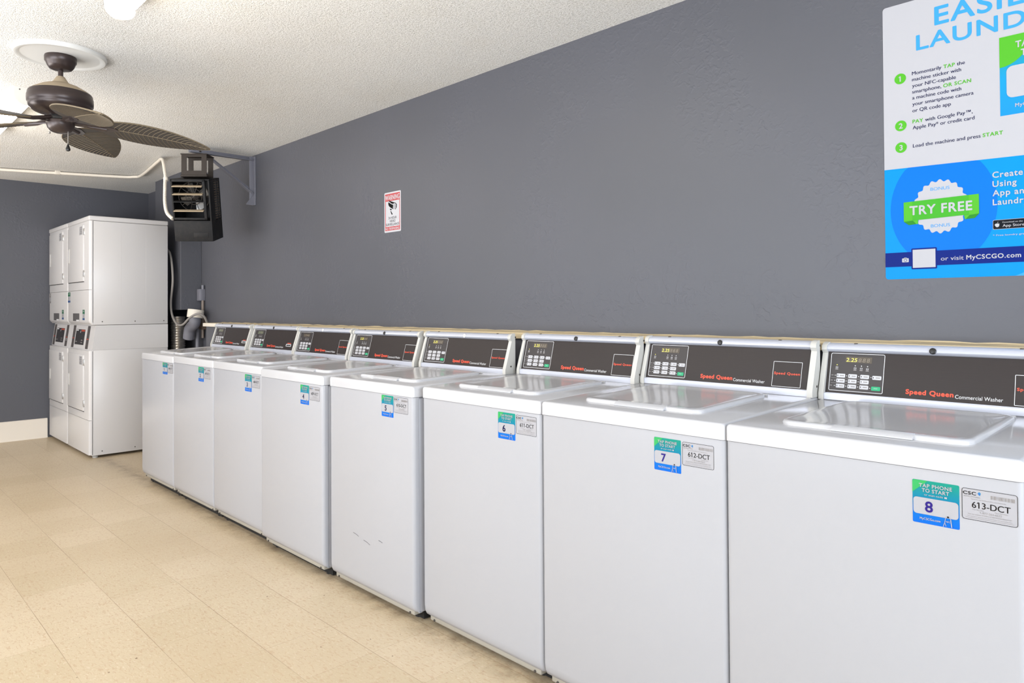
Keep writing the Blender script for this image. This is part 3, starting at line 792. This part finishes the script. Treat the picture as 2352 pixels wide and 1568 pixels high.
b = MB(); b.tube([(-.02, .03, .37), (-.02, .03, .425)], .010, m_brown, 10); b.lathe([(.018, .40), (.018, .412), (.008, .412)], (-.02, .03, 0), m_brown, 8); b.build('hanger_bolt', ht)
# conduit along the ceiling to the heater
def spline(P, n=8):
    P = [Vector(p) for p in P]; out = []
    for i in range(len(P)-1):
        p0 = P[max(i-1, 0)]; p1 = P[i]; p2 = P[i+1]; p3 = P[min(i+2, len(P)-1)]
        for j in range(n):
            t = j/n; out.append(.5*((2*p1)+(p2-p0)*t+(2*p0-5*p1+4*p2-p3)*t*t+(3*p1-p0-3*p2+p3)*t**3))
    out.append(P[-1]); return out
cn = thing('electrical_conduit', (-1.62, .42, 2.5), 'cream conduit running under the ceiling to the heater', 'conduit')
def rel(P): return [tuple(Vector(p)-Vector((-1.62, .42, 2.5))) for p in P]
b = MB(); b.tube(spline(rel([(-2.14, -.95, 2.515), (-1.98, -.50, 2.515), (-1.70, .25, 2.515), (-1.60, .40, 2.515), (-1.45, .43, 2.515), (-.75, .34, 2.515), (-.55, .31, 2.508), (-.46, .295, 2.46), (-.38, .285, 2.34)])), .0125, m_cream, 10); b.build('rigid_pipe', cn)
pts = spline(rel([(-.38, .285, 2.34), (-.345, .27, 2.24), (-.32, .262, 2.12), (-.26, .258, 2.03), (-.178, .274, 1.975)]), 24)
b = MB(); b.tube(pts, [.0125+.002*(i % 2) for i in range(len(pts))], m_cream, 10); b.build('flexible_sleeve', cn)
b = MB()
for (p, q) in (((-.372, .284, 2.325), (-.366, .284, 2.30)),): b.tube(rel([p, q]), .019, m_cream, 12)
b.build('coupling', cn); b = MB()
for xx, yy in ((-1.85, -.16),):
    b.box(rel([(xx-.012, yy-.022, 2.50)])[0], rel([(xx+.012, yy+.022, ZC)])[0], m_cream, .004)
b.build('clamp', cn)

# ------------------------------------------------------------------ services under the chase
b = MB(); pts = [(-1.30, .70, 1.20-.012*i) for i in range(101)]
b.tube(pts, [.058+.005*(i % 2) for i in range(101)], m_steel, 18)
o = tag(b.build('dryer_vent_duct'), 'silver ribbed vent duct hanging behind the dryers', 'duct')
b = MB(); b.tube([(-1.02, .76, 1.262), (-1.02, .75, 1.19)], .07, m_cream, 16); b.tube(spline([(-1.02, .75, 1.20), (-1.0, .74, 1.14), (-1.08, .73, 1.09), (-1.12, .73, 1.0)]), .05, m_bracket, 14)
tag(b.build('duct_elbow'), 'dusty pale duct elbow below the corner chase', 'duct')
b = MB(); b.tube(spline([(-1.40, .605, 1.84), (-1.26, .615, 1.78), (-1.19, .615, 1.55), (-1.24, .615, 1.34), (-1.21, .615, 1.22), (-1.10, .62, 1.135), (-.98, .63, 1.13), (-.90, .66, 1.19), (-.82, .70, 1.225), (-.80, .75, 1.20), (-.82, .80, 1.10)], 10), .010, mat('grey_cord', '#87827e', .5), 10)
tag(b.build('power_cord'), 'grey cable looping from behind the dryer to the wall outlet', 'cord')
b = MB(); b.tube([(-1.12, .81, .02), (-1.12, .81, 1.10)], .018, m_bracket, 10); tag(b.build('drain_pipe'), 'grey upright pipe between the dryers and the low wall', 'pipe')
cb = thing('wall_outlet', (-1.11, YW, 1.40), 'small electrical box with upright pipe on the wall beside the chase', 'outlet')
b = MB(); b.box((-.04, -.05, -.055), (.04, 0, .055), m_bracket, .006); b.build('box', cb)
b = MB(); b.tube([(.03, -.02, -.05), (.03, -.02, -.40)], .012, mat('tarnished_pipe', '#7d7066', .5), 10); b.tube([(.03, -.02, .05), (.03, -.02, .09)], .012, m_bracket, 10); b.build('pipe', cb)
b = MB(); b.box((-.01, -.045, -.32), (.075, 0, -.20), mat('brown_box', '#5d4d43', .6), .004); b.build('lower_box', cb)

# ------------------------------------------------------------------ surveillance warning sign
m_sb = mat('sign_black', '#0e0c0c', .6, spec=.1)
sg = MB(); sw, sh = .178, .252
m_sr = mat('sign_red', '#b0383c', .5); m_sw = mat('sign_white', '#b8b8bd', .45)
sg.rect(0, 0, sw, sh, 2, m_sw, .008, th=.0012)
sg.frame(.009, .012, sw-.009, sh-.010, .006, 3, m_sr)
sg.rect(.009, sh-.056, sw-.009, sh-.010, 4, m_sr); sg.rect(.009, .011, sw-.009, .035, 4, m_sr)
sg.text('WARNING', sw/2, sh-.049, .032, 5, m_sw, width=sw-.026, bold=.03, align='C')
sg.text('NO TRESPASSING', sw/2, .0150, .0155, 5, m_sw, width=sw-.030, bold=.02, align='C')
for q, (s, wd) in enumerate((('24 HOUR', .088), ('VIDEO', .062), ('SURVEILLANCE', .145))):
    sg.text(s, sw/2, .0825-q*.0205, .0160, 3, m_sb, width=wd, align='C', bold=.004)
U = lambda x, y: ((x-275)/460*sw, (1385-y-(x-285)*.18)/1085*sh)
def cm(pts, m, lay=4): sg.poly([U(*p) for p in pts], lay, m)
cm([(395, 500), (550, 545), (600, 560), (625, 600), (620, 680), (590, 735), (575, 735), (600, 690), (605, 610), (585, 570), (545, 570), (525, 590), (470, 575), (440, 545), (395, 515)], m_sb)
cm([(390, 555), (410, 550), (440, 575), (480, 600), (525, 612), (515, 700), (530, 735), (450, 690), (405, 650), (388, 600)], m_sb, 4)
cm([(530, 615), (560, 585), (590, 600), (595, 650), (575, 715), (535, 735), (520, 700)], m_stw, 5)
cm([(435, 715), (490, 735), (465, 765), (440, 750)], m_sb); cm([(445, 780), (465, 785), (512, 865), (485, 885)], m_sb)
tag(sg.build('warning_sign', loc=(1.862, YW, 1.743), smooth=0), 'small red and white warning sign with a camera picture on the grey wall', 'sign')

# ------------------------------------------------------------------ laundry instruction poster
pw, ph = .610, .911
def ink(name, col): return mat(name, col, .4, spec=.08)
p_w = ink('poster_white', '#a9a9ae'); p_sky = ink('poster_sky_blue', '#0080c4'); p_blue = ink('poster_blue', '#0066c6')
p_nav = ink('poster_navy', '#021c6c'); p_lt = ink('poster_light_blue', '#3a90d0'); p_grn = ink('poster_green', '#4da22a')
p_grn2 = ink('poster_deep_green', '#3f9a2a'); p_txt = ink('poster_ink', '#161940'); p_mid = ink('poster_mid_green', '#2a7a25')
p = MB()
p.rect(0, 0, pw, ph, 2, p_w, .010, th=.0012)
p.poly([(.0, .008), (.003, .002), (.008, 0), (pw-.008, 0), (pw, .008), (pw, .352), (0, .367)], 3, p_sky)
circ = [(.168+.150*math.cos(2*PI*i/64), .226+.185*math.sin(2*PI*i/64)) for i in range(64)]
circ = [(x, min(y, .367-.0246*x)) for x, y in circ if y > .04]
p.poly(circ, 4, p_blue)
p.rect(0, .041, pw, .088, 5, p_nav)
p.poly([(.36, .0), (.45, .04), (pw, .041), (pw, .012), (pw-.01, 0)], 4, p_lt)
sc = [(.164+(.074+.0035*math.cos(20*2*PI*i/160))*math.cos(2*PI*i/160), .2285+(.083+.0038*math.cos(20*2*PI*i/160))*math.sin(2*PI*i/160)) for i in range(160)]
p.poly(sc, 5, p_w)
p.poly([(.058, .188), (.073, .176), (.10, .178), (.10, .24), (.058, .252)], 6, p_grn)
p.poly([(.27, .256), (.27, .195), (.258, .182), (.232, .181), (.22, .24)], 6, p_grn)
p.poly([(.058, .188), (.073, .176), (.095, .178), (.085, .190)], 7, p_mid); p.poly([(.27, .195), (.258, .182), (.234, .181), (.245, .193)], 7, p_mid)
p.poly([(.058, .1895), (.27, .1955), (.27, .256), (.058, .252)], 8, p_grn)
p.poly([(.084, .1902), (.243, .1947), (.243, .2555), (.084, .2525)], 9, p_grn2)
p.text('TRY FREE', .164, .2085, .030, 10, p_w, width=.175, bold=.035, align='C')
p.text('BONUS', .164, .281, .0105, 6, p_lt, width=.054, align='C'); p.text('BONUS', .164, .163, .0105, 6, p_lt, width=.054, align='C')
# place for the square code: frame only, left blank
p.rect(.079, .031, .153, .099, 6, p_nav, .003); p.rect(.083, .0355, .149, .0945, 7, p_w)
p.rect(.051, .055, .071, .068, 6, p_w, .002); p.rect(.057, .067, .065, .070, 6, p_w); p.disc(.061, .0612, .0048, 7, p_nav, 16); p.disc(.061, .0612, .0036, 8, p_w, 16)
p.text('or visit', .164, .0555, .0135, 6, p_w, width=.063, bold=.004); p.text('MyCSCGO.com', .2345, .0555, .0140, 6, p_w, width=.140, bold=.03)
for q, s in enumerate(('Create', 'Using', 'App and', 'Laundry')):
    p.text(s, .306, .300-q*.0278, .0185, 6, p_w, bold=.028)
p.rect(.305, .142, .392, .171, 6, p_w, .004); p.rect(.306, .143, .391, .170, 7, ink('badge_black', '#0c1018'), .0035)
p.text('Download on the', .330, .1605, .0042, 8, p_w, width=.050, bold=.01); p.text('App Store', .330, .1485, .0085, 8, p_w, width=.054, bold=.008)
p.disc(.3165, .1545, .0052, 8, p_w, 14, .0058); p.disc(.3135, .156, .0035, 8.3, p_w, 10); p.disc(.3195, .156, .0035, 8.6, p_w, 10); p.poly([(.3165, .162), (.3185, .1655), (.319, .163)], 8, p_w); p.disc(.3226, .1555, .0014, 9.5, ink('badge_black', '#0c1018'), 8)
p.text('* Free laundry granted', .305, .122, .0050, 6, p_w, width=.098, bold=.012)
# heading
p.text('EASIER', .156, .812, .060, 3, p_lt, width=.300, bold=.03)
p.text('LAUNDRY', .102, .745, .050, 3, p_lt, width=.405, bold=.03)
# numbered steps
for q, (s, v) in enumerate((('1', .663), ('2', .507), ('3', .435))):
    p.disc(.052, v, .0175, 3, p_grn, 28); p.text(s, .052, v-.009, .018, 4, p_w, align='C', bold=.035)
cap = .0118; rows = [.6665, .6465, .6260, .6060, .5865, .5660, .5445]
def runs(v, parts):
    u = .0875
    for (s, m, bo) in parts:
        V, F, Wd, H = glyphs(s, bo > .02); k = cap/CAPH*1.04
        p.text(s, u, v, cap, 3, m, width=Wd*k, bold=bo); u += Wd*k+.0060
runs(rows[0], [('Momentarily', p_txt, .012), ('TAP', p_grn, .03), ('the', p_txt, .012)])
runs(rows[1], [('machine sticker with', p_txt, .012)]); runs(rows[2], [('your NFC-capable', p_txt, .012)])
runs(rows[3], [('smartphone,', p_txt, .012), ('OR SCAN', p_grn, .03)])
runs(rows[4], [('a machine code with', p_txt, .012)]); runs(rows[5], [('your smartphone camera', p_txt, .012)]); runs(rows[6], [('or QR code app', p_txt, .012)])
runs(.5085, [('PAY', p_grn, .03), ('with Google Pay\u2122,', p_txt, .012)]); runs(.4885, [('Apple Pay* or credit card', p_txt, .012)])
runs(.4290, [('Load the machine and press', p_txt, .012), ('START', p_grn, .03)])
# picture of the machine sticker on the poster
sgm = mat('poster_sticker_gradient', '#188a9c', .4, spec=.2); k = NT(sgm); s_ = k.n('ShaderNodeSeparateXYZ'); tc = k.n('ShaderNodeTexCoord'); k.l(tc.outputs['Object'], s_.inputs[0])
k.l(k.ramp(k.math('DIVIDE', k.math('SUBTRACT', s_.outputs[2], .484), .24), [(0, lin('#0080c4')), (.45, lin('#0088bc')), (.8, lin('#188a9c'))]), k.b.inputs['Base Color'])
p.rect(.328, .484, .545, .722, 3, sgm)
arc = [(.328, .630)] + [(.328+.070*math.sin(R(a)) + .015*(a/90), .630+.092*(1-math.cos(R(a)))) for a in range(10, 91, 10)]
p.poly([(.328, .722)] + arc + [(.430, .722)], 4, p_grn)
p.rect(.345, .535, .528, .630, 5, p_w, .016)
p.text('TAP PHONE', .369, .682, .020, 6, p_w, width=.135, bold=.035); p.text('TO START', .382, .655, .020, 6, p_w, width=.11, bold=.035)
p.text('MyCSCGo.com', .366, .505, .011, 5, p_w, width=.10, bold=.025)
tag(p.build('wall_poster', loc=(4.813, YW, 1.353), smooth=0), 'large white and blue laundry instruction poster on the grey wall', 'poster')
